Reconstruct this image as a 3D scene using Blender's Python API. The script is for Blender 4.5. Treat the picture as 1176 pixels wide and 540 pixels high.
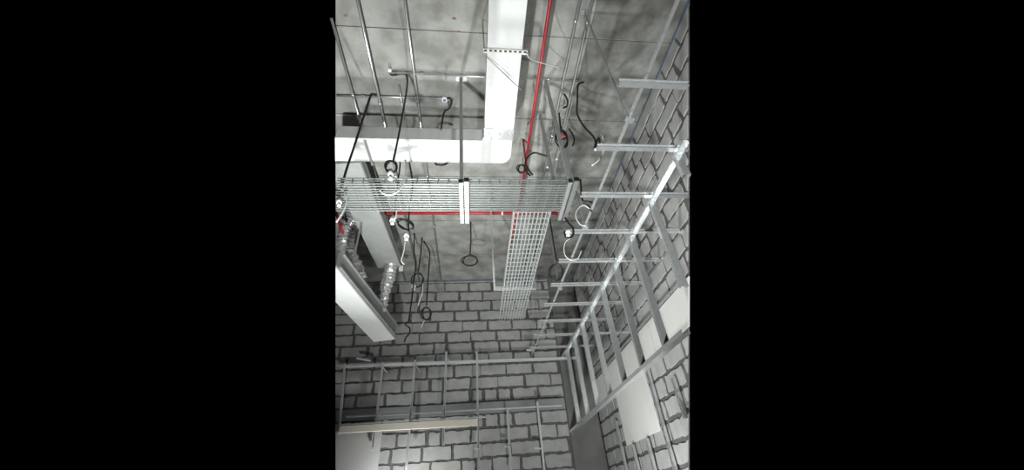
import bpy, math, random
from mathutils import Vector, Matrix
random.seed(7)
for o in list(bpy.data.objects): bpy.data.objects.remove(o)
scene = bpy.context.scene
col = scene.collection

# ---------------------------------------------------------------- units
# the place was measured in units of 1.188 m from the eye point; W() gives metres
S = 1.188
EYE = Vector((0, 0, 1.5))
def W(p): return Vector(p)*S + EYE

# ---------------------------------------------------------------- camera
FPX = 433.95
YAW, PITCH, ROLL = map(math.radians, (7.893, 36.473, -5.085))
FW = Vector((math.sin(YAW)*math.cos(PITCH), math.cos(YAW)*math.cos(PITCH), math.sin(PITCH)))
_r = Vector((math.cos(YAW), -math.sin(YAW), 0)); _u = _r.cross(FW)
RT = _r*math.cos(ROLL) + _u*math.sin(ROLL)
UP = -_r*math.sin(ROLL) + _u*math.cos(ROLL)
cd = bpy.data.cameras.new('camera'); cam = bpy.data.objects.new('camera', cd); col.objects.link(cam)
m = Matrix((RT, UP, -FW)).transposed().to_4x4(); m.translation = EYE
cam.matrix_world = m
cd.sensor_fit = 'HORIZONTAL'; cd.sensor_width = 36; cd.lens = FPX/1176*36; cd.clip_start = .05; cd.clip_end = 200
scene.camera = cam

# ---------------------------------------------------------------- world, light, exposure
w = bpy.data.worlds.new('world'); scene.world = w; w.use_nodes = True
w.node_tree.nodes['Background'].inputs[0].default_value = (0, 0, 0, 1)
vs = scene.view_settings; vs.view_transform = 'Standard'; vs.look = 'None'; vs.gamma = 1; vs.use_curve_mapping = False
vs.exposure = -0.22
LAMPS = [  # site flood lights on the floor, one added as fill: place, aim, watts, size, spread
    ((-.65, 4.8, -.5), (-.25, 1.2, 2.9), 100, .2, 112),
    ((-.8, 1.5, -1.0), (-.95, 3.2, 3.4), 108, .2, 88),
    ((.7, 3.3, -.95), (1.9, 4.8, 1.1), 52, .16, 110),
    ((.55, -.3, -.6), (1.5, 2.2, 1.9), 52, .14, 72),  # added fill lamp, brightens the near steel bars
    ((-.95, 5.72, -.02), (-.8, 6.4, 1.0), 21, .1, 150),
]
def lamp_light(pos, aim, watts, size, spread):
    d = bpy.data.lights.new('flood_or_fill_light', 'AREA'); d.energy = watts; d.shape = 'DISK'; d.size = size; d.spread = math.radians(spread)
    d.color = (.97, 1.0, .975)
    o = bpy.data.objects.new('flood_or_fill_light', d); col.objects.link(o); o.location = W(pos)
    o.rotation_euler = (W(aim)-W(pos)).to_track_quat('-Z', 'Y').to_euler()
for L in LAMPS: lamp_light(*L)

# ---------------------------------------------------------------- pixel -> place (a pixel gives a direction, a known plane the distance)
def ray(px, py): return RT*((px-588.5)/FPX) - UP*((py-270)/FPX) + FW
def onX(px, py, X): v = ray(px, py); return v*(X/v.x)
def onY(px, py, Y): v = ray(px, py); return v*(Y/v.y)
def onZ(px, py, Z): v = ray(px, py); return v*(Z/v.z)

# ---------------------------------------------------------------- materials
def mat(name, base, rough=.6, metal=0., var=None, scale=6., detail=6., bump=0., spec=.5, stretch=None, var2=None, scale2=1.):
    m = bpy.data.materials.new(name); m.use_nodes = True
    nt = m.node_tree; b = nt.nodes['Principled BSDF']
    b.inputs['Base Color'].default_value = (*base, 1); b.inputs['Roughness'].default_value = rough
    b.inputs['Metallic'].default_value = metal; b.inputs['Specular IOR Level'].default_value = spec
    tc = nt.nodes.new('ShaderNodeTexCoord'); geo = nt.nodes.new('ShaderNodeNewGeometry')
    if var:
        mp = nt.nodes.new('ShaderNodeMapping'); nt.links.new(geo.outputs['Position'], mp.inputs[0])
        if stretch: mp.inputs['Scale'].default_value = stretch
        n = nt.nodes.new('ShaderNodeTexNoise'); n.inputs['Scale'].default_value = scale; n.inputs['Detail'].default_value = detail
        n.inputs['Roughness'].default_value = .62
        nt.links.new(mp.outputs[0], n.inputs['Vector'])
        r = nt.nodes.new('ShaderNodeValToRGB'); r.color_ramp.elements[0].position = .3; r.color_ramp.elements[1].position = .7
        r.color_ramp.elements[0].color = (*var, 1); r.color_ramp.elements[1].color = (*base, 1)
        nt.links.new(n.outputs['Fac'], r.inputs[0]); out = r.outputs[0]
        if var2:
            n2 = nt.nodes.new('ShaderNodeTexNoise'); n2.inputs['Scale'].default_value = scale2; n2.inputs['Detail'].default_value = 9
            nt.links.new(geo.outputs['Position'], n2.inputs['Vector'])
            r2 = nt.nodes.new('ShaderNodeValToRGB'); r2.color_ramp.elements[0].position = .38; r2.color_ramp.elements[1].position = .6
            r2.color_ramp.elements[0].color = (*var2, 1); r2.color_ramp.elements[1].color = (1, 1, 1, 1)
            nt.links.new(n2.outputs['Fac'], r2.inputs[0])
            mx = nt.nodes.new('ShaderNodeMix'); mx.data_type = 'RGBA'; mx.blend_type = 'MULTIPLY'; mx.inputs[0].default_value = 1
            nt.links.new(out, mx.inputs[6]); nt.links.new(r2.outputs[0], mx.inputs[7]); out = mx.outputs[2]
        nt.links.new(out, b.inputs['Base Color'])
        if bump:
            bp = nt.nodes.new('ShaderNodeBump'); bp.inputs['Strength'].default_value = bump; bp.inputs['Distance'].default_value = .01
            nt.links.new(n.outputs['Fac'], bp.inputs['Height']); nt.links.new(bp.outputs[0], b.inputs['Normal'])
    return m
M = dict(
    concrete=mat('ceiling_concrete', (.40, .40, .38), .85, var=(.29, .29, .275), scale=1.6, bump=.15, var2=(.66, .66, .64), scale2=4.2),
    dark_concrete=mat('dark_ceiling_concrete', (.27, .27, .255), .8, var=(.17, .17, .16), scale=2.2, bump=.2, var2=(.6, .6, .58), scale2=5.),  # darker concrete tone for the right-hand ceiling strip
    column=mat('column_concrete', (.19, .19, .185), .85, var=(.125, .125, .12), scale=2.5, bump=.2),
    beam=mat('ring_beam_concrete', (.30, .305, .315), .85, var=(.23, .23, .235), scale=3., bump=.15),
    block=mat('aerated_block', (.47, .468, .46), .9, var=(.37, .368, .36), scale=7., bump=.2, var2=(.86, .86, .86), scale2=2.),
    mortar=mat('grey_mortar', (.085, .085, .082), .95, var=(.15, .15, .145), scale=14., bump=.5),
    floor=mat('floor_screed', (.34, .335, .32), .8, var=(.26, .255, .245), scale=1.5),
    white=mat('duct_white_facing', (.82, .83, .82), .5, var=(.76, .77, .765), scale=9., bump=.06),
    duct_grey=mat('duct_grey_facing', (.42, .43, .42), .5, .2, var=(.34, .35, .34), scale=5., bump=.06),
    foil=mat('aluminium_foil', (.86, .86, .86), .22, .6, var=(.74, .74, .74), scale=26., bump=.5),
    galv=mat('galvanised_steel', (.74, .76, .77), .22, .72, var=(.60, .62, .63), scale=24., bump=.03),
    galvl=mat('bright_thin_steel', (.74, .76, .78), .35, .3, var=(.64, .66, .68), scale=24.),
    strutm=mat('strut_steel', (.28, .29, .29), .4, .5, var=(.23, .24, .24), scale=20.),
    galvd=mat('weathered_steel', (.42, .43, .43), .5, .6, var=(.32, .33, .33), scale=18.),
    wire=mat('zinc_wire', (.26, .28, .275), .45, .35, var=(.21, .23, .225), scale=30.),
    wirel=mat('bright_zinc_wire', (.42, .44, .435), .45, .35, var=(.36, .38, .375), scale=30.),
    red=mat('red_pipe_paint', (.42, .04, .045), .4, var=(.34, .03, .035), scale=10.),
    black=mat('black_cable_rubber', (.012, .012, .013), .5),
    cap=mat('black_plastic_cap', (.01, .01, .01), .5),
    pvc=mat('white_pvc', (.78, .78, .76), .4),
    blue=mat('blue_sealant', (.10, .17, .25), .7, var=(.19, .22, .25), scale=9.),
    bluecap=mat('blue_plastic_cap', (.12, .22, .34), .5),
    gypsum=mat('gypsum_board', (.74, .735, .71), .85, var=(.70, .695, .67), scale=3.),
    plaster=mat('grey_plaster_board', (.56, .555, .55), .85, var=(.52, .515, .51), scale=3.),
    cream=mat('cream_paint', (.86, .81, .70), .5, var=(.80, .75, .64), scale=5.),
    rust=mat('rust_stain', (.22, .13, .06), .9),
    lampglass=None)

# ---------------------------------------------------------------- mesh helpers (all input in measuring units)
class MB:
    def __init__(s): s.v = []; s.f = []; s.sm = []
    def add(s, vs, fs, smooth=False):
        n = len(s.v); s.v += [Vector(p) for p in vs]; s.f += [tuple(i+n for i in f) for f in fs]; s.sm += [smooth]*len(fs); return s
    def box(s, a, b):
        x0, y0, z0 = a; x1, y1, z1 = b
        return s.add([(x0,y0,z0),(x1,y0,z0),(x1,y1,z0),(x0,y1,z0),(x0,y0,z1),(x1,y0,z1),(x1,y1,z1),(x0,y1,z1)],
            [(3,2,1,0),(4,5,6,7),(0,1,5,4),(1,2,6,5),(2,3,7,6),(3,0,4,7)])
    def prism(s, poly, d):          # flat polygon pushed along vector d
        n = len(poly); d = Vector(d); p = [Vector(q) for q in poly]
        return s.add(p+[q+d for q in p], [tuple(range(n-1,-1,-1)), tuple(range(n,2*n))]+[(i,(i+1)%n,(i+1)%n+n,i+n) for i in range(n)])
    def sweep(s, prof, p, q, up, side=None, closed=True):   # 2-D profile (side, up) from p to q
        p = Vector(p); q = Vector(q); d = (q-p).normalized(); up = Vector(up)
        sd = d.cross(up).normalized(); up = sd.cross(d).normalized()
        n = len(prof); vs = [p+sd*a+up*b for a, b in prof]+[q+sd*a+up*b for a, b in prof]
        fs = [(i,(i+1)%n,(i+1)%n+n,i+n) for i in range(n)]
        return s.add(vs, fs+[tuple(range(n-1,-1,-1)), tuple(range(n,2*n))])
    def bar(s, p, q, wd, ht, up=(0,0,1)):
        a, b = wd/2, ht/2
        return s.sweep([(-a,-b),(a,-b),(a,b),(-a,b)], p, q, up)
    def cyl(s, p, q, r, n=10, r2=None): return s.tube([p, q], r, n, r2=r2)
    def tube(s, pts, r, n=8, closed=False, r2=None, radii=None):
        P = [Vector(p) for p in pts]; k = len(P)
        nrm = None; vs = []
        for i, p in enumerate(P):
            if closed: t = (P[(i+1)%k]-P[i-1])
            else: t = P[min(i+1,k-1)]-P[max(i-1,0)]
            t.normalize()
            if nrm is None: nrm = t.orthogonal().normalized()
            else:
                nrm = nrm-t*nrm.dot(t)
                nrm = nrm.normalized() if nrm.length > 1e-6 else t.orthogonal().normalized()
            b = t.cross(nrm); rr = radii[i] if radii else (r2 if (r2 is not None and i == k-1) else r)
            for j in range(n):
                a = 2*math.pi*j/n; vs.append(p+nrm*(rr*math.cos(a))+b*(rr*math.sin(a)))
        fs = []
        for i in range(k if closed else k-1):
            for j in range(n):
                a = i*n+j; b2 = i*n+(j+1)%n; i2 = (i+1)%k
                fs.append((a, b2, i2*n+(j+1)%n, i2*n+j))
        nn = len(s.v); s.add(vs, fs, True)
        if not closed:
            s.f += [tuple(nn+j for j in range(n-1,-1,-1)), tuple(nn+(k-1)*n+j for j in range(n))]; s.sm += [False, False]
        return s
def spline(pts, sub=6):
    P = [Vector(p) for p in pts]; out = []
    for i in range(len(P)-1):
        a = P[max(i-1,0)]; b = P[i]; c = P[i+1]; d = P[min(i+2,len(P)-1)]
        for k in range(sub):
            t = k/sub
            out.append(.5*((2*b)+(c-a)*t+(2*a-5*b+4*c-d)*t*t+(3*b-a-3*c+d)*t**3))
    out.append(P[-1]); return out

BASE = {}
def world_base(vs):
    xs = [v.x for v in vs]; ys = [v.y for v in vs]; zs = [v.z for v in vs]
    return Vector(((min(xs)+max(xs))/2, (min(ys)+max(ys))/2, min(zs)))
def tag(o, label=None, cat=None, group=None, kind=None):
    if label: o['label'] = label
    if cat: o['category'] = cat
    if group: o['group'] = group
    if kind: o['kind'] = kind
    return o
def empty(name, p, label=None, cat=None, group=None, kind=None):
    o = bpy.data.objects.new(name, None); col.objects.link(o); o.empty_display_size = .1
    o.location = W(p); BASE[o.name] = W(p)
    return tag(o, label, cat, group, kind)
def obj(name, mb, material, parent=None, label=None, cat=None, group=None, kind=None):
    vs = [W(v) for v in mb.v]; b = world_base(vs)
    me = bpy.data.meshes.new(name); me.from_pydata([v-b for v in vs], [], mb.f)
    me.polygons.foreach_set('use_smooth', mb.sm); me.validate(); me.update()
    me.materials.append(material)
    o = bpy.data.objects.new(name, me); col.objects.link(o); BASE[o.name] = b
    if parent: o.parent = parent; o.location = b-BASE[parent.name]
    else: o.location = b
    return tag(o, label, cat, group, kind)
def dup(o, p, parent=None):             # one more piece with the same mesh, its origin at p
    c = o.copy(); col.objects.link(c); b = W(p); BASE[c.name] = b
    c.parent = parent; c.location = b-(BASE[parent.name] if parent else Vector()); return c

# the part of the room that is modelled ends at these two planes (nothing beyond them is known)
_a = ray(386.0, 0).cross(ray(386.0, 540)); EXL = _a if _a.dot(FW) > 0 else -_a
_a = ray(791.0, 0).cross(ray(791.0, 540)); EXR = _a if _a.dot(FW) > 0 else -_a
def clip(poly, planes=None):
    P = [Vector(p) for p in poly]
    for n in (planes or (EXL, EXR)):
        out = []
        for i in range(len(P)):
            a, b = P[i], P[(i+1)%len(P)]; da, db = n.dot(a), n.dot(b)
            if da >= 0: out.append(a)
            if (da >= 0) != (db >= 0): out.append(a+(b-a)*(da/(da-db)))
        P = out
        if len(P) < 3: return []
    return P

# ================================================================ the setting
YB, XW, ZC, ZF = 6.4, 2.02, 3.70, -1.5/S
# ceiling: soffit with the joints of its formwork boards
sl = MB().prism(clip([(-3,1.2,ZC+.012),(-3,YB+.1,ZC+.012),(XW,YB+.1,ZC+.012),(XW,1.2,ZC+.012)]), (0,0,.14))
ceiling = obj('ceiling', sl, M['concrete'], kind='structure', label='bare grey concrete soffit with formwork joint lines')
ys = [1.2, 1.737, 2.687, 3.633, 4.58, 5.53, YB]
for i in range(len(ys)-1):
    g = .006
    for xa, xb, mt in ((-3, 1.165, 'concrete'), (1.17, XW, 'dark_concrete')):
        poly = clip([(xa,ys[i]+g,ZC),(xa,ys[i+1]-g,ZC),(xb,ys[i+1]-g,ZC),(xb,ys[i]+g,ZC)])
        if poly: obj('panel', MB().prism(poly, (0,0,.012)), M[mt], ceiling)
obj('panel', MB().box((-2.6,-2.2,ZC),(XW,1.19,ZC+.15)), M['concrete'], ceiling)
for px, py, r in ((397.5,17.5,.018),(522,21,.02),(527,36,.014),(466,91,.008)):
    c = onZ(px,py,ZC); ring = [(c.x+r*(1+.3*math.sin(3*a))*math.cos(a), c.y+.8*r*(1+.3*math.cos(2*a))*math.sin(a), ZC-.001) for a in [k*math.pi/5 for k in range(10)]]
    obj('rust_stain', MB().prism(ring, (0,0,.002)), M['rust'], ceiling)
fl = obj('floor', MB().box((-2.6,-2.2,ZF-.1),(XW,YB+.1,ZF)), M['floor'], kind='structure', label='grey floor screed')

# block walls ------------------------------------------------------------
JT = .012
def outline(L, H, rnd, k=1.):
    def j(q=.0075): return rnd.uniform(-q, q)*k
    e0, e1 = [k*rnd.choice((.004,.016,.021,.028)) for _ in range(2)]
    e2, e3 = [k*rnd.choice((.007,.013,.017,.022)) for _ in range(2)]
    T = (.13,.26,.4,.52,.66,.8,.9)
    P = [(e0+j(),e2+j())]+[(L*t,e2+j()) for t in T]+[(L-e1+j(),e2+j()),(L-e1+j(),H*.35),(L-e1+j(),H*.65),(L-e1+j(),H-e3+j())]
    P += [(L*t,H-e3+j()) for t in T[::-1]]+[(e0+j(),H-e3+j()),(e0+j(),H*.65),(e0+j(),H*.35)]
    return P
def block_wall(parent, to3, out, a0, a1, rows, Lf, H, planes, jk=1.):
    """rows: list of z; to3(a,z) -> point on the face; out: outward vector"""
    rnd = random.Random(11); lib = {}
    for ri, z in enumerate(rows):
        a = a0-(Lf*.5 if ri % 2 else 0)-rnd.uniform(0, .12)
        while a < a1:
            L = Lf if rnd.random() < .8 else Lf*rnd.choice((.5,.75))
            var = rnd.randrange(9); key = (L, var)
            ol = outline(L, H, random.Random(var*31+int(L*1000)), jk)
            pts = [to3(min(max(a+p, a0), a1), z+q) for p, q in ol]
            cl = clip(pts, planes) if planes else pts
            whole = len(cl) == len(pts) and all((Vector(c)-Vector(p)).length < 1e-6 for c, p in zip(cl, pts)) and a >= a0 and a+L <= a1
            if len(cl) >= 3:
                if whole and key in lib:
                    src, ref = lib[key]
                    c = src.copy(); col.objects.link(c); c.parent = parent
                    c.location = src.location+(Vector(pts[0])-ref)*S
                else:
                    area = sum(((Vector(cl[i])-Vector(cl[0])).cross(Vector(cl[i+1])-Vector(cl[0]))).length for i in range(1,len(cl)-1))/2
                    if area > .0015:
                        o = obj('block', MB().prism(cl, Vector(out)*JT), M['block'], parent)
                        if whole: lib[key] = (o, Vector(pts[0]))
            a += L
# back wall
zt, zb_, H = 3.645, 1.475, .1973
wb = clip([(-2.6,YB+JT,ZF),(-2.6,YB+JT,ZC),(XW,YB+JT,ZC),(XW,YB+JT,ZF)])
wall_back = obj('wall_back', MB().prism(wb, (0,.12,0)), M['mortar'], kind='structure', label='grey aerated block wall with ragged dark mortar joints, crossed by a concrete band')
XC = 1.50
tb = lambda a, z: (a, YB+JT, z)
block_wall(wall_back, tb, (0,-1,0), -2.6, XC, [zb_+i*H for i in range(11)], .44, H, (EXL, EXR), 1.2)
block_wall(wall_back, tb, (0,-1,0), -2.6, XC, [1.30-(i+1)*.2 for i in range(5)], .44, .2, (EXL, EXR), 1.2)
obj('ring_beam', MB().prism(clip([(-2.6,YB-.01,1.305),(-2.6,YB-.01,1.465),(XC,YB-.01,1.465),(XC,YB-.01,1.305)]), (0,.02,0)), M['beam'], wall_back)
obj('levelling_course', MB().prism(clip([(-2.6,YB+.002,3.65),(-2.6,YB+.002,3.672),(XC,YB+.002,3.672),(XC,YB+.002,3.65)]), (0,.01,0)), M['block'], wall_back)
obj('sealant_strip', MB().prism(clip([(-2.6,YB-.004,3.672),(-2.6,YB-.004,3.699),(XC+.2,YB-.004,3.699),(XC+.2,YB-.004,3.672)]), (0,.016,0)), M['blue'], wall_back, label='blue sealant strip along the ceiling edge')
# corner column
obj('concrete_column', MB().box((XC+.012,YB-.03,ZF),(XW-.03,YB+.1,ZC-.001)), M['column'], kind='structure', label='dark grey concrete corner column')
# right wall
XB = XW+JT
wr = clip([(XB,-.5,ZF),(XB,YB,ZF),(XB,YB,ZC),(XB,-.5,ZC)], (EXR,))
wall_right = obj('wall_right', MB().prism(wr, (.012,0,0)), M['mortar'], kind='structure', label='receding grey block wall with dark mortar joints behind the metal framing')
tr = lambda a, z: (XB, a, z)
block_wall(wall_right, tr, (-1,0,0), -.5, YB-.02, [-.75+i*.2022 for i in range(22)], .44, .2022, (EXR,), 1.35)
obj('sealant_strip', MB().prism(clip([(XW-.005,-.5,3.66),(XW-.005,YB-.1,3.66),(XW-.005,YB-.1,3.698),(XW-.005,-.5,3.698)], (EXR,)), (.016,0,0)), M['blue'], wall_right, label='blue sealant strip along the ceiling edge')

# gypsum boards on the right wall
def board(y0, y1, z0, z1, label):
    return obj('gypsum_board', MB().prism(clip([(XW-.016,y0,z0),(XW-.016,y1,z0),(XW-.016,y1,z1),(XW-.016,y0,z1)], (EXR,)), (.013,0,0)), M['gypsum'], label=label, cat='board', group='white gypsum boards on the right wall')
board(2.6, 3.9, 1.285, 1.655, 'white gypsum board high on the right wall, nearest the viewer, cut by the photo edge')
board(3.91, 5.1, 1.285, 1.655, 'white gypsum board high on the right wall, middle one of the upper row')
board(5.11, 6.3, 1.285, 1.655, 'white gypsum board high on the right wall, farthest one, by the concrete column')
board(4.33, 5.42, .615, 1.275, 'square white gypsum board low on the right wall, below the sloping bright track')

# ================================================================ steel profiles
def hat(wd, ht, fl, t=.003):            # furring channel, crown down
    a = wd/2
    return [(-a-fl,ht),(-a,ht),(-a,t),(a,t),(a,ht),(a+fl,ht),(a+fl,ht-t),(a+t,ht-t),(a+t,0),(-a-t,0),(-a-t,ht-t),(-a-fl,ht-t)]
def chan(wd, ht, lip=0., t=.003):       # C / U channel, web at the bottom, open upwards
    a = wd/2
    if lip: return [(-a,0),(a,0),(a,ht),(a-lip,ht),(a-lip,ht-t),(a-t,ht-t),(a-t,t),(-a+t,t),(-a+t,ht-t),(-a+lip,ht-t),(-a+lip,ht),(-a,ht)]
    return [(-a,0),(a,0),(a,ht),(a-t,ht),(a-t,t),(-a+t,t),(-a+t,ht),(-a,ht)]

# ---------------------------------------------------------------- bulkhead frame along the right wall
ZB, XS, ZH = 2.075, 1.50, .96
fr = empty('bulkhead_frame', (1.4, 3.8, ZH), 'galvanised steel bulkhead framing of cross channels, studs and tracks along the right wall', 'metal frame')
BY = [.7355+i*.5045 for i in range(11)]
def ex_right(p, d):                     # how far a bar from p along d goes before the modelled part ends
    n = EXR; k = n.dot(Vector(d))
    return 1e9 if k >= 0 else n.dot(Vector(p))/-k
for i, y in enumerate(BY):
    p = Vector((.918, y, ZB)); L = min(XW-.005-.918, ex_right(p, (1,0,0)))
    obj('cross_channel', MB().sweep(hat(.030,.024,.013), p, p+Vector((L,0,0)), (0,0,1)), M['galv'], fr)
E0, E1 = Vector((1.10,.55,ZB+.035)), Vector((1.005,6.3,ZB+.035))
obj('carrier_channel', MB().sweep(chan(.020,.012), E0, E1, (0,0,1)), M['galv'], fr)
def Ex(y): return E0.lerp(E1, (y-E0.y)/(E1.y-E0.y))
for y in (1.5, 2.68, 3.85, 5.0):
    e = Ex(y); h = obj('hanger', MB().bar(e+Vector((-.015,0,-.01)), (e.x-.015,y,ZC-.002), .022, .006, (1,0,0)), M['galvd'], fr)
    obj('clip', MB().box((e.x-.03,y-.02,e.z-.035),(e.x+.02,y+.02,e.z-.005)), M['galv'], h)
    obj('foot', MB().box((e.x-.05,y-.02,ZC-.008),(e.x+.02,y+.02,ZC-.001)), M['galvd'], h)
F0 = Vector((XS+.03, onZ(779,160,ZB).y, ZB-.004)); F1 = Vector((XS+.03, 6.35, ZB-.004))
obj('top_track', MB().sweep([(a,-b) for a, b in chan(.058,.035)], F0, F1, (0,0,1)), M['galv'], fr)
Hs = onX(787,378,XS+.03)
obj('bottom_track', MB().sweep(chan(.062,.036), (XS+.03,Hs.y,ZH-.012), (XS+.03,6.36,ZH-.012), (0,0,1)), M['galv'], fr)
for y in BY[2:]:
    q = Vector((XS+.03, y+.02, ZH)); p = Vector((XS+.03, y+.02, ZB-.01))
    k = EXR.dot(p); k2 = EXR.dot(q-Vector((-.03,0,0)))
    if k < 0.01: continue
    if k2 < 0: q = p.lerp(q, k/(k-k2))
    obj('stud', MB().sweep(chan(.056,.034,.009), p, q, (0,1,0)), M['galv'], fr)
obj('wall_angle', MB().sweep([(0,0),(.004,0),(.004,.03),(.03,.03),(.03,.034),(0,.034)], (XW-.004,2.70,ZB-.03), (XW-.004,6.3,ZB-.03), (0,0,1)), M['galv'], fr)
obj('wall_track', MB().sweep(chan(.03,.022), (XW-.016,3.02,1.672), (XW-.016,6.3,1.672), (0,0,1)), M['galv'], fr)
for y in (BY[7]+.02,):
    obj('brace', MB().bar((XS+.06,y,1.70), (XW-.03,y,1.70), .028, .02), M['galv'], fr)
# lining studs standing on the lower part of the right wall
for k, ((ax,ay),(bx,by_)) in enumerate((((743,423),(774,540)),((772,435),(787,482)),((706.7,484),(717,530)),((727,511),(733.5,540)),((742,504.5),(753.5,540)))):
    a = onX(ax,ay,XW-.05); b = onX(bx,by_,XW-.05); y = (a.y+b.y)/2
    z1 = a.z; zz = ZF+.001 if k != 1 else b.z+.01
    if k == 0 or k == 1: z1 = min(a.z+.05, 1.26)
    cut = EXR.dot(Vector((XW-.05,y,zz)))
    if cut < 0: zz = z1+(zz-z1)*(EXR.dot(Vector((XW-.05,y,z1)))/(EXR.dot(Vector((XW-.05,y,z1)))-cut))
    z1 = z1 if k != 1 else z1-.04
    xx = XW-.022 if k in (0,1,2) else XW-.03
    obj('lining_stud', MB().sweep(chan(.045,.03,.008), (xx,y,zz), (xx,y,z1), (-1,0,0)), M['galv'],
        label=['bright steel lining stud right of the square white board','steel lining stud on the right wall at the photo edge','thin steel lining stud left of the square white board','steel lining stud under the left part of the square white board','steel lining stud under the right part of the square white board'][k], cat='metal stud', group='lining studs on the right wall')

# ---------------------------------------------------------------- stud frame in front of the back wall
YS = 6.15
sf = empty('stud_frame', (-.4, YS, .3), 'thin galvanised stud frame with two rails standing before the back block wall', 'metal frame')
def rail(name, p0, p1, wd, ht, Y=YS, mt='galvl'):
    a = onY(*p0,Y); b = onY(*p1,Y)
    return obj(name, MB().sweep(chan(wd,ht,0,.004), a, b, (0,0,1)), M[mt], sf)
rail('rail', (387,422.5), (664,412.5), .05, .035)
rail('rail', (398,479.5), (646,466.8), .04, .016)
for k, ((ax,ay),(bx,by_)) in enumerate((((397,418),(390,500)),((440.5,417),(428.5,518)),((474,414),(471,540)),((512.7,404),(510.2,512)),((548.5,404),(549.8,545)),((583.5,471),(587.5,545)),((618,462),(625,545)))):
    a = onY(ax,ay,YS-.04); b = onY(bx,by_,YS-.04)
    xm = (a.x+b.x)/2; a.x = xm if k > 1 else a.x; b.x = xm if k > 1 else b.x
    st = obj('stud', MB().sweep(chan(.028,.03,.006), b, a, (0,-1,0)), M['galvl'], sf)
    if k in (1,2,3,4):
        obj('tie', MB().bar(a+Vector((0,.03,-.03)), a+Vector((-.07,.2,.1)), .016, .004), M['galvl'], st)
        obj('tie', MB().bar(a+Vector((0,.03,-.06)), a+Vector((.06,.2,-.12)), .016, .004), M['galvl'], st)
for px, py, l in ((545,515,6),(580,513,6),(614,515,8),(605,402,9),(410,411.5,16)):
    a = onY(px,py,YS-.06); b = onY(px+l,py+.6+(2.4 if l > 10 else 0),YS-.06)
    obj('bracket', MB().bar(a, b, .05, .018), M['galvl'], sf)
c0 = onY(391,492,YS-.09); c1 = onY(549,483.5,YS-.09)
obj('batten', MB().bar(c0+Vector((0,0,-.02)), c1+Vector((0,0,-.02)), .05, .085), M['cream'], label='long cream painted batten fixed across the thin studs, low on the left', cat='batten')
obj('edge_rail', MB().bar(onY(391,488.2,YS-.1), onY(558.5,479.2,YS-.1), .03, .012), M['galvl'], sf)
bl = clip([(-2.4,YS+.02,.2),(onY(436.5,520,YS+.02).x,YS+.02,.2),(onY(436.5,520,YS+.02).x,YS+.02,1.13),(-2.4,YS+.02,1.13)], (EXL,))
obj('gypsum_board', MB().prism(bl, (0,.014,0)), M['plaster'], label='plain grey-white board under the cream batten at the bottom left', cat='board')

# ================================================================ ducts
ZD = 3.15; DT = 3.335
dx0, dx1, dy0, dy1 = .154, .448, 2.575, 2.885
du = empty('supply_duct', (.3, 1.8, ZD), 'large white faced supply duct turning left through an elbow under the soffit', 'duct')
obj('duct_section', MB().box((dx0,-.6,ZD),(dx1,dy0-.14,DT)), M['white'], du)
lx = [onZ(386.3,160,ZD), onZ(386.3,187,ZD)]
xl0 = (ray(386,146)*(dy0/ray(386,146).y)).x; xl1 = (ray(386,186)*(dy1/ray(386,186).y)).x
obj('duct_section', MB().prism([(onZ(386.2,161,ZD).x,dy0,ZD),(dx0-.13,dy0,ZD),(dx0-.13,dy1,ZD),(onZ(386.2,187,ZD).x,dy1,ZD)], (0,0,DT-ZD)), M['white'], du)
arc = [(dx1-.10+.10*math.cos(a)-0, dy1-.13+.13*math.sin(a)) for a in [k*math.pi/16 for k in range(9)]]
el = [(dx0-.13,dy0),(dx0-.03,dy0),(dx0,dy0-.06),(dx0,dy0-.14),(dx1,dy0-.14)]+arc+[(dx0-.13,dy1)]
elb = obj('elbow', MB().prism([(x,y,ZD) for x, y in el], (0,0,DT-ZD)), M['white'], du)
obj('foil_joint', MB().box((dx0-.004,dy0-.16,ZD-.006),(dx1+.006,dy0-.02,DT+.004)), M['foil'], du, label='crinkled silver foil tape round the elbow joint')
obj('tape', MB().box((dx0-.14,dy0-.003,ZD-.003),(dx0-.125,dy1+.003,DT+.003)), M['white'], du)
obj('dark_strip', MB().bar(onZ(419.5,161,ZD-.004), onZ(428.5,190,ZD-.004), .028, .006), M['strutm'], du)  # thin dark strip across the duct underside
# support rail under the duct, with its slots, and its two wires
yt = onZ(580,60,ZD-.02).y
sup = empty('duct_support', (.3, yt, ZD-.02), 'slotted white support rail under the white duct, wires to both sides', 'support rail')
xa, xb = onZ(555.5,60,ZD-.02).x, onZ(606.5,60.5,ZD-.02).x
rl = MB(); rl.box((xa,yt-.022,ZD-.006),(xb,yt-.008,ZD-.003)); rl.box((xa,yt+.008,ZD-.006),(xb,yt+.022,ZD-.001))
n = 9
for i in range(n+1):
    x = xa+(xb-xa)*i/n; rl.box((x-.010 if i else x,yt-.009,ZD-.006),(x+.010 if i < n else x,yt+.009,ZD-.001))
rl.box((xa,yt-.026,ZD-.03),(xb,yt-.021,ZD-.001))
obj('slotted_rail', rl, M['pvc'], sup)
obj('slot_shade_strip', MB().box((xa+.005,yt-.02,ZD-.003),(xb-.005,yt+.02,ZD-.0005)), M['cap'], sup)  # black strip behind the slots, colour stands in for their shade
obj('bolt', MB().cyl((xa+.008,yt,ZD-.03),(xa+.008,yt,ZC-.01),.005,6), M['galvd'], sup)
obj('bolt', MB().cyl((xb-.008,yt,ZD-.03),(xb-.008,yt,ZC-.01),.005,6), M['galvd'], sup)
obj('wire', MB().tube(spline([onZ(558,64,ZD-.01),onZ(578,83,ZD-.05),onZ(600,104,ZD-.03)]), .004, 5), M['galvd'], sup)
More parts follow.
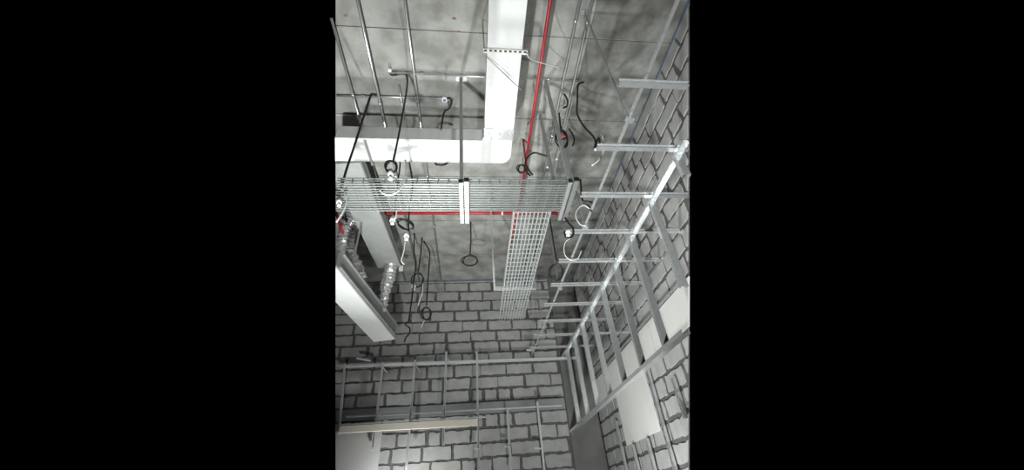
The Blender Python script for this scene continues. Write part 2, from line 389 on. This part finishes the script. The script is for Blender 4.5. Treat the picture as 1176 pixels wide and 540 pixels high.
obj('wire', MB().tube(spline([onZ(606,61,ZD-.01),onZ(609,67,ZD+.02),onZ(625,73,ZD+.2),onZ(644,78,ZD+.35)]), .006, 5), M['pvc'], sup)
# branch duct behind the tray, running away from the viewer
ZU, ZUT = 3.2, 3.36
r0, r1 = Vector((-1.19,2.95,ZU)), Vector((-1.075,5.08,ZU)); off = Vector((-.345,.03,0))
bd = empty('branch_duct', (-1.3,4,ZU), 'grey branch duct behind the cable tray running towards the back wall', 'duct')
pl = clip([r0, r1, r1+off, r0+off], (EXL,))
obj('duct_section', MB().prism(pl, (0,0,ZUT-ZU)), M['duct_grey'], bd)
obj('end_cap', MB().prism([r1+Vector((0,.002,-.004)),r1+off+Vector((0,.002,-.004)),r1+off+Vector((0,.002,.17)),r1+Vector((0,.002,.17))], (0,.012,0)), M['galvd'], bd)
obj('seam', MB().bar(r0+Vector((.003,0,.02)), r1+Vector((.003,0,.02)), .008, .03), M['galv'], bd)
obj('bracket', MB().box((r1.x-.02,r1.y+.02,ZU-.05),(r1.x+.04,r1.y+.06,ZU+.03)), M['pvc'], bd)
# lower plenum box with white underside
ZP = 2.3; zpt = onY(455,373.5,5.754).z
q0, q1 = Vector((-1.455,3.68,ZP)), Vector((-1.161,5.754,ZP)); offp = Vector((-.326,.075,0))
far = q0-(q1-q0)*.3
plan = clip([far, q1, q1+offp, far+offp], (EXL,))
pn = empty('plenum_box', (-1.4,5,ZP), 'long diffuser plenum with bright white underside hanging at the left', 'duct')
obj('box', MB().prism([p+Vector((0,0,.03)) for p in plan], (0,0,zpt-ZP-.03)), M['galvd'], pn)
obj('diffuser_face', MB().prism(plan, (0,0,.028)), M['white'], pn, label='bright white flat underside')
obj('lip', MB().bar(q0-(q1-q0)*-.02+Vector((.012,0,.05)), q1+Vector((.012,0,.05)), .016, .022), M['galv'], pn)
obj('top_lip', MB().bar(q0+(q1-q0)*.03+Vector((.008,0,zpt-ZP)), q1+Vector((.008,0,zpt-ZP)), .02, .02), M['galv'], pn)
for t, dz in ((.14,0),(.62,0)):
    c = q0.lerp(q1,t)+offp*.15
    obj('hanging_strap', MB().bar(c+Vector((.06,0,zpt-ZP-.02)), c+Vector((.06,0,ZC-ZP-.003)), .022, .006, (0,1,0)), M['galvd'], pn)
# flexible foil ducts
def flex(pts, r, label):
    sp = spline(pts, 16); rnd = random.Random(3); radii = []; cen = []
    for i, p in enumerate(sp):
        radii.append(r*(1+(.10, .02, -.13)[i % 3]+rnd.uniform(-.04,.04)))
        cen.append(p+Vector((rnd.uniform(-.005,.005),rnd.uniform(-.005,.005),0)))
    mb = MB().tube(cen, r, 16, radii=radii)
    mb.v = [v+Vector([rnd.uniform(-.006,.006) for _ in range(3)]) for v in mb.v]
    mb.sm = [False]*len(mb.f)
    return obj('flexible_duct', mb, M['foil'], label=label, cat='flexible duct', group='crinkled foil flexible ducts')
flex([onY(418,232,4.2),onY(410,244,4.3),onY(400,266,4.35),onY(398,288,4.4),onY(405,306,4.45),onY(412,322,4.5)], .115, 'crinkled silver foil flexible duct at the left edge, below the cable tray')
flex([onY(443,288,5.0),onY(450,298,5.05),onY(447,318,5.1),onY(441,338,5.15),onY(437,356,5.2)], .088, 'crinkled silver foil flexible duct dropping to the far end of the white plenum')

# ================================================================ pipes and conduits
ZR = 3.45
sp_ = empty('sprinkler_pipe', (.68,2.5,ZR), 'red painted sprinkler pipe crossing the soffit with a tee and a side run', 'pipe')
obj('pipe_run', MB().cyl((.685,-.4,ZR),(.685,4.07,ZR),.017,12), M['red'], sp_)
obj('pipe_run', MB().cyl((.665,4.13,ZR),(.62,5.3,ZR),.015,12), M['red'], sp_)
xr0 = onY(427,244,4.1).x
obj('pipe_run', MB().cyl((xr0,4.1,ZR),(onY(655,246,4.1).x,4.1,ZR),.026,12), M['red'], sp_)
obj('tee', MB().cyl((.61,4.1,ZR),(.75,4.1,ZR),.033,12), M['red'], sp_)
cx = onY(577,243,4.1).x; obj('clamp', MB().cyl((cx-.012,4.1,ZR),(cx+.012,4.1,ZR),.035,12), M['pvc'], sp_)
dr = onY(601,160,2.85); dq = onY(602,197,2.85)
obj('drop', MB().cyl((dr.x,2.85,dr.z),(dr.x,2.85,dq.z),.011,8), M['red'], sp_)
obj('elbow_arm', MB().cyl((dr.x,2.85,dr.z),(.685,2.85,ZR),.011,8), M['red'], sp_)
for y in (1.2, 2.25, 3.3):
    obj('pipe_hanger', MB().cyl((.685,y,ZR),(.685,y,ZC-.002),.004,6), M['galvd'], sp_)
rp = obj('red_riser', MB().cyl(onY(386.5,243,4.0),onY(394,268,4.0),.02,8), M['red'], label='short red pipe end at the left edge beside the foil duct', cat='pipe')
def conduit(p, q, r, label, mt='galv', clips=3):
    t = empty('conduit', Vector(p).lerp(Vector(q),.5), label, 'conduit', 'steel conduits fixed to the soffit')
    p = Vector(p); q = Vector(q)
    obj('tube', MB().cyl(p, q, r, 8), M[mt], t)
    d = (q-p).normalized()
    for i in range(clips):
        c = p.lerp(q, (i+.5)/clips); obj('saddle', MB().cyl(c-d*.02, c+d*.02, r*1.35, 8), M['galv'], t)
        obj('spacer', MB().cyl(c, (c.x,c.y,ZC-.001), r*.6, 6), M['galvd'], t)
    return t
conduit((-1.212,1.65,ZC-.05),(-1.212,6.3,ZC-.05),.013,'galvanised conduit along the soffit nearest the left photo edge')
conduit((-.95,-.2,ZC-.06),(-.95,6.3,ZC-.06),.014,'long galvanised conduit along the soffit, second from the left edge', clips=6)
conduit((-.552,-.2,ZC-.045),(-.552,6.3,ZC-.045),.012,'long thin galvanised conduit along the soffit left of the white duct', clips=6)
conduit((-.805,2.16,ZC-.03),(1.165,2.17,ZC-.03),.011,'bright conduit crossing above the white duct from side to side', clips=3)
conduit((onZ(387,109.5,ZC-.03).x,2.445,ZC-.03),(-.30,2.437,ZC-.03),.011,'short conduit ending in the round blue-capped box left of the white duct', clips=2)
conduit((-.725,2.3,ZC-.03),(-.725,3.05,ZC-.03),.009,'thin short conduit on the soffit behind the hanging black cables', clips=2)
conduit((.99,.9,ZC-.058),(.99,6.2,ZC-.058),.010,'dark thin conduit along the soffit right of the red pipe', 'galvd', 4)
conduit((1.10,.9,ZC-.058),(1.13,6.2,ZC-.058),.010,'dark thin conduit along the soffit farthest right, above the hangers', 'galvd', 4)
# ceiling boxes
def ceiling_box(px, py, r, label, capm):
    c = onZ(px,py,ZC-.05); t = empty('ceiling_box', c, label, 'junction box', 'round boxes on the soffit')
    obj('housing', MB().cyl((c.x,c.y,ZC-.055),(c.x,c.y,ZC-.001), r, 14), M['pvc'], t)
    obj('cap', MB().cyl((c.x,c.y,ZC-.062),(c.x,c.y,ZC-.055), r*.62, 12), capm, t); return c
ceiling_box(511,115,.028,'round junction box with blue centre at the end of the short conduit', M['bluecap'])
ceiling_box(448,81,.017,'small white box on the soffit where a black cable leaves the bright conduit', M['pvc'])

# ================================================================ cable trays (wire mesh)
ZT = 2.2
ty0, ty1, tx1 = 2.25, 2.58, .845
tray = empty('cable_tray', (-.1,2.4,ZT), 'wide galvanised wire mesh cable tray crossing from the left edge to the right hangers', 'cable tray')
def tx0(y): 
    k = EXL; return -(k.y*y+k.z*ZT)/k.x+.004
long_ = MB(); cross = MB(); hw = .0042
N = 11
for i in range(N+1):
    y = ty0+(ty1-ty0)*i/N; long_.bar((tx0(y),y,ZT),(tx1,y,ZT),hw*2,hw*2)
for dz in (.03,.055):
    for y in (ty0,ty1): long_.bar((tx0(y),y,ZT+dz),(tx1,y,ZT+dz),hw*2,hw*2)
x = tx1-.01
while x > -1.75:
    a = ty0; 
    if x > tx0(ty1):
        if x < tx0(ty0): a = ty0+(ty1-ty0)*(x-tx0(ty0))/(tx0(ty1)-tx0(ty0))
        cross.bar((x,a,ZT+hw*2),(x,ty1,ZT+hw*2),hw*1.6,hw*1.6)
        cross.bar((x,ty1,ZT),(x,ty1,ZT+.058),hw*1.6,hw*1.6,(0,1,0))
        if a == ty0: cross.bar((x,ty0,ZT),(x,ty0,ZT+.058),hw*1.6,hw*1.6,(0,1,0))
    x -= .084
obj('long_wires', long_, M['wire'], tray, kind='stuff'); obj('cross_wires', cross, M['wire'], tray, kind='stuff')
bx0, bx1, by0, by1 = .40, .735, 2.595, 4.93
bt = empty('cable_tray', (.56,3.8,ZT), 'narrower wire mesh cable tray branching off towards the back wall, ending in mid air', 'cable tray')
long_ = MB(); cross = MB()
for i in range(10):
    x = bx0+(bx1-bx0)*i/9; long_.bar((x,by0,ZT),(x+.0,by1,ZT),hw*2.1,hw*2.1)
for dz in (.03,.055):
    for x in (bx0,bx1): long_.bar((x,by0,ZT+dz),(x,by1-.03,ZT+dz),hw*2,hw*2)
y = by0+.02
while y < by1:
    cross.bar((bx0,y,ZT+hw*2),(bx1,y,ZT+hw*2),hw*2,hw*2)
    for x in (bx0,bx1): cross.bar((x,y,ZT),(x,y,ZT+.058),hw*1.8,hw*1.8,(0,1,0))
    y += .084
obj('long_wires', long_, M['wirel'], bt, kind='stuff'); obj('cross_wires', cross, M['wirel'], bt, kind='stuff')
# hangers of the trays
def strut_y(x, y0, y1, label, rods):
    t = empty('tray_hanger', (x,(y0+y1)/2,ZT-.045), label, 'tray hanger', 'strut hangers of the cable trays')
    obj('strut', MB().sweep(chan(.036,.036,.01,.004), (x,y0,ZT-.045), (x,y1,ZT-.045), (0,0,1)), M['strutm'], t)
    for y in (y0,y1):
        obj('end_cap', MB().box((x-.02,y-.006,ZT-.046),(x+.02,y+.006,ZT-.008)), M['cap'], t)
    obj('back_strut', MB().sweep(chan(.03,.03,.008,.004), (x-.045,y0+.03,ZT-.035), (x-.045,y1,ZT-.035), (0,0,1)), M['galvd'], t)
    obj('end_cap', MB().box((x-.062,y0+.02,ZT-.036),(x-.028,y0+.032,ZT-.004)), M['cap'], t)
    for y in rods:
        r = obj('drop_strip', MB().bar((x-.04,y,ZT-.03),(x-.06,y,ZC-.002),.03,.03,(0,1,0)), M['galvd'], t)
        obj('foot_plate', MB().box((x-.11,y-.03,ZC-.012),(x,y+.03,ZC-.001)), M['galvd'], r)
    return t
strut_y(-.025, 2.17, 2.72, 'strut hanger with black end caps under the middle of the wide cable tray', (2.21,))
strut_y(.872, 2.15, 2.68, 'slanting strut hanger with black end caps at the right end of the wide cable tray', (2.2, 2.62))
t = empty('tray_hanger', (.53,3.98,ZT-.03), 'cross strut hanger holding up the narrower branch cable tray', 'tray hanger', 'strut hangers of the cable trays')
obj('strut', MB().sweep(chan(.036,.036,.01,.004), (.275,3.98,ZT-.045), (.785,3.98,ZT-.045), (0,0,1)), M['galv'], t)
for x in (.285,.775):
    r = obj('rod', MB().bar((x,3.98,ZT-.03),(x,3.98,ZC-.002),.022,.022,(0,1,0)), M['galv'], t)
    obj('foot_plate', MB().box((x-.05,3.95,ZC-.012),(x+.05,4.01,ZC-.001)), M['galvd'], r)

# ================================================================ cables
def cable(name, px, Y, r, label, mt='black', extra=(), rings=(), plugs=(), cat='cable', top=False, sub=6, tails=()):
    """px: pixel path hanging in the vertical plane y = Y"""
    P = [onY(*p, Y) for p in px]
    for p in P: p.z = min(p.z, ZC-.012)
    t = empty(name, P[0], label, cat, 'loose electrical cables')
    obj('cable_run', MB().tube(spline(P, sub), r, 6), M[mt], t)
    for (cx, cy, ra, rb, tilt) in rings:
        for k in range(2):
            pts = []
            for i in range(22):
                a = 2*math.pi*i/22; u = (ra+k*1.4)*math.cos(a)-k*.8; v = (rb-k*.9)*math.sin(a); c, s_ = math.cos(tilt+k*.25), math.sin(tilt+k*.25)
                pts.append(onY(cx+u*c-v*s_, cy+u*s_+v*c, Y+.02*k-.01+.02*math.sin(a)))
            obj('coil', MB().tube(pts, r*.85, 6, closed=True), M[mt], t)
    for (cx, cy, w_, h_) in plugs:
        a = onY(cx, cy-h_/2, Y-.02); b = onY(cx, cy+h_/2, Y-.02); rr = (onY(cx+w_/2,cy,Y)-onY(cx,cy,Y)).length
        pm = MB().cyl(a, a.lerp(b,.55), rr, 8); pm.cyl(a.lerp(b,.55), b, rr*.7, 8)
        obj('connector', pm, M['pvc'], t, label='white plastic connector')
    for (path, rt, tm) in tails:
        obj('tail', MB().tube(spline([onY(*p, Y-.03) for p in path], sub), rt, 6), M[tm], t)
    return t
yc = onZ(433,108,ZC).y
cable('hanging_cable', [(433,109),(432.5,99),(430.5,97.5),(428,103),(419,131),(408,166),(399,193),(393,213),(389,221)], yc, .0105,
      'thick black cable sweeping from the soffit down to the left photo edge', plugs=((390,233,6,8),), tails=(([(387,225),(391,223),(398,219.5)],.014,'black'),([(387,218),(394,224),(398,216)],.009,'black'),([(399.5,218),(398.5,232),(394,244),(387,255)],.007,'pvc')))
yc = onZ(449,84,ZC).y
cable('hanging_cable', [(449,82),(452,86.5),(459,84.8),(466,85.2),(468.3,91),(467,107),(463,130),(459,152),(455,172),(452,186)], yc, .0095,
      'thick black cable with white connector hanging in front of the white cross duct', rings=((450,192,6,7,.5),), plugs=((449,201,6,11),), tails=(([(466,184),(466,200),(461,215),(452,223),(442,223),(436.5,217.5)],.0075,'pvc'),))
cable('hanging_cable', [(512,115),(516.5,111.5),(519.2,117),(516,125),(511,128),(508.5,138),(507,149)], 2.44, .010, 'short black cable looping out of the blue-capped box behind the duct')
cable('hanging_cable', [(499,160),(500.5,186.3),(504,189),(508,189.6),(512,188.5),(515.5,186.2)], 3.0, .012, 'black cable loop peeping out under the white cross duct')
cable('hanging_cable', [(461,158),(460,187),(459,198),(457,211),(455.5,225),(454,240),(453,248)], 3.1, .010, 'black cable passing down through the wide tray with a white plug', plugs=((451,254,6,7),), tails=(([(456,242),(455,250),(451,252)],.008,'pvc'),))
cable('hanging_cable', [(468,158),(470.5,186),(473,200),(474.5,212),(472,230),(470,248),(469.5,266)], 3.1, .010, 'black cable with a wide loop and white plug below the wide tray', rings=((466.5,258,9,5.5,.25),), plugs=((467.3,272,6,8),), tails=(([(466,277),(464,290),(461.5,299),(464.5,303.5)],.006,'pvc'),))
cable('hanging_cable', [(478,245),(477.2,262),(476,288),(478,302),(475.5,325),(473,347),(469.8,369)], 4.9, .011, 'long black cable ending in a squiggle against the block wall', tails=(([(469.8,369),(466,373),(471,377),(470.5,383),(466.5,388),(465,393)],.010,'black'),))
cable('hanging_cable', [(487,250),(485,275),(483.5,292),(481,312)], 5.0, .010, 'black cable with double loop and white connector in front of the blue strip', rings=((480.5,322,5.5,8.5,.2),), plugs=((475.5,330,5,6),), tails=(([(486,326),(485.5,336),(482,346),(481,351)],.007,'pvc'),))
cable('hanging_cable', [(489,255),(493.5,288),(493.6,300),(491.5,330),(490.3,351)], 5.1, .011, 'thin black cable ending in one upright loop on the block wall', rings=((490.5,360.5,4.6,7.6,-.1),), tails=(([(488,368),(486,372),(484.5,376)],.006,'pvc'),))
cable('hanging_cable', [(541,255),(541.3,272),(540.8,285),(540,294)], 4.6, .010, 'black coil on a straight drop below the middle strut hanger', rings=((540.5,299.5,8,6.3,-.2),), tails=(([(541,292),(545,293.5)],.006,'red'),))
cable('hanging_cable', [(664.5,74),(665,84),(664.3,99),(663.5,118),(663,129),(667,139),(673,147.5),(681,156),(684.5,163),(683,171)], 2.2, .010, 'black cable dropping beside the hangers at the right to a white connector', tails=(([(684,172),(689,168.5),(692,167)],.013,'pvc'),([(690,153),(694,163),(693.5,174),(688,184),(680.5,190)],.006,'pvc'),([(683.5,171),(688,158),(690,170)],.008,'black')))
cable('hanging_cable', [(648.5,108),(651.8,114),(652.3,121),(647.5,124)], 2.3, .010, 'short hooked black cable end on the soffit, right of the red pipe')
cable('hanging_cable', [(642.5,130),(643.5,140),(645,148)], 2.4, .010, 'black cable coiled up round a red tie, right of the red pipe', rings=((646,159,5.5,11,-.35),(645,156,4.5,5,.2)), tails=(([(643,155),(650,157)],.012,'red'),([(654,148),(658.5,155),(660,162),(658,167.5)],.009,'black')))
cable('hanging_cable', [(603,193),(604.5,184),(609,178),(615,175.5),(622,177.5),(630,179.5)], 2.75, .0095, 'black cable arching from the red drop pipe to the right', rings=((599.5,194,3.5,5,.2),), tails=(([(603,193),(606,198),(609.5,202)],.010,'black'),([(605,190),(609,197),(612,201)],.010,'black'),([(632,182),(629,192.5)],.011,'pvc'),([(642.3,172.5),(639.5,183.5)],.011,'pvc')))
cable('hanging_cable', [(667,206),(668,218),(669.5,230),(675,231.5),(682,233)], 2.5, .010, 'black cable at the right strut hanger with thin white loop', tails=(([(670,233),(676,236),(680,243)],.009,'black'),([(678,240),(670,236),(663,242),(662,250),(667,258),(674,260)],.0035,'pvc')))
cable('hanging_cable', [(649.5,250),(654,257),(658.5,262),(658,271),(651,272.5),(648.5,266)], 2.6, .010, 'black cable loop with white connector below the right strut hanger', plugs=((653,268,6,6),), tails=(([(655,274),(649,280),(649,292),(656,299),(664,297),(668,288)],.0035,'pvc'),))
cable('hanging_cable', [(631.5,249),(634,265),(637,284),(640,300)], 3.4, .008, 'thin black cable with oval coil between the branch tray and the bulkhead framing', rings=((639.5,313,7,10,.1),))

# ================================================================ flood lights and the added fill lamp that light the place (stand below the picture)
def emis(name, c, s):
    m = bpy.data.materials.new(name); m.use_nodes = True; b = m.node_tree.nodes['Principled BSDF']
    b.inputs['Emission Color'].default_value = (*c,1); b.inputs['Emission Strength'].default_value = s; return m
lg = emis('lamp_glass', (1,.98,.93), 6)
for i, (pos, aim, _, size, _s) in enumerate(LAMPS):
    p = Vector(pos); d = (Vector(aim)-p).normalized(); sd = d.cross(Vector((0,0,1))).normalized(); up = sd.cross(d)
    t = empty('flood_or_fill_lamp', (p.x,p.y,ZF), ['site flood lamp on a tripod near the back wall','site flood lamp on a tripod before the viewer','small site flood lamp standing under the bulkhead framing','small added fill lamp beside the viewer','low site flood lamp standing close to the back wall'][i], 'lamp')
    r = size/S/2+.02
    obj('housing', MB().cyl(p-d*.10, p-d*.02, r*.8, 16, r2=r), M['galvd'], t)
    obj('lamp_glass', MB().cyl(p-d*.02, p-d*.012, r*.95, 16), lg, t)
    obj('pole', MB().cyl((p.x-d.x*.08,p.y-d.y*.08,ZF+.2),p-d*.09,.014,8), M['galvd'], t)
    for k in range(3):
        a = k*2.094; obj('leg', MB().cyl((p.x-d.x*.08,p.y-d.y*.08,ZF+.34),(p.x-d.x*.08+.3*math.cos(a),p.y-d.y*.08+.3*math.sin(a),ZF+.01),.01,6), M['galvd'], t)
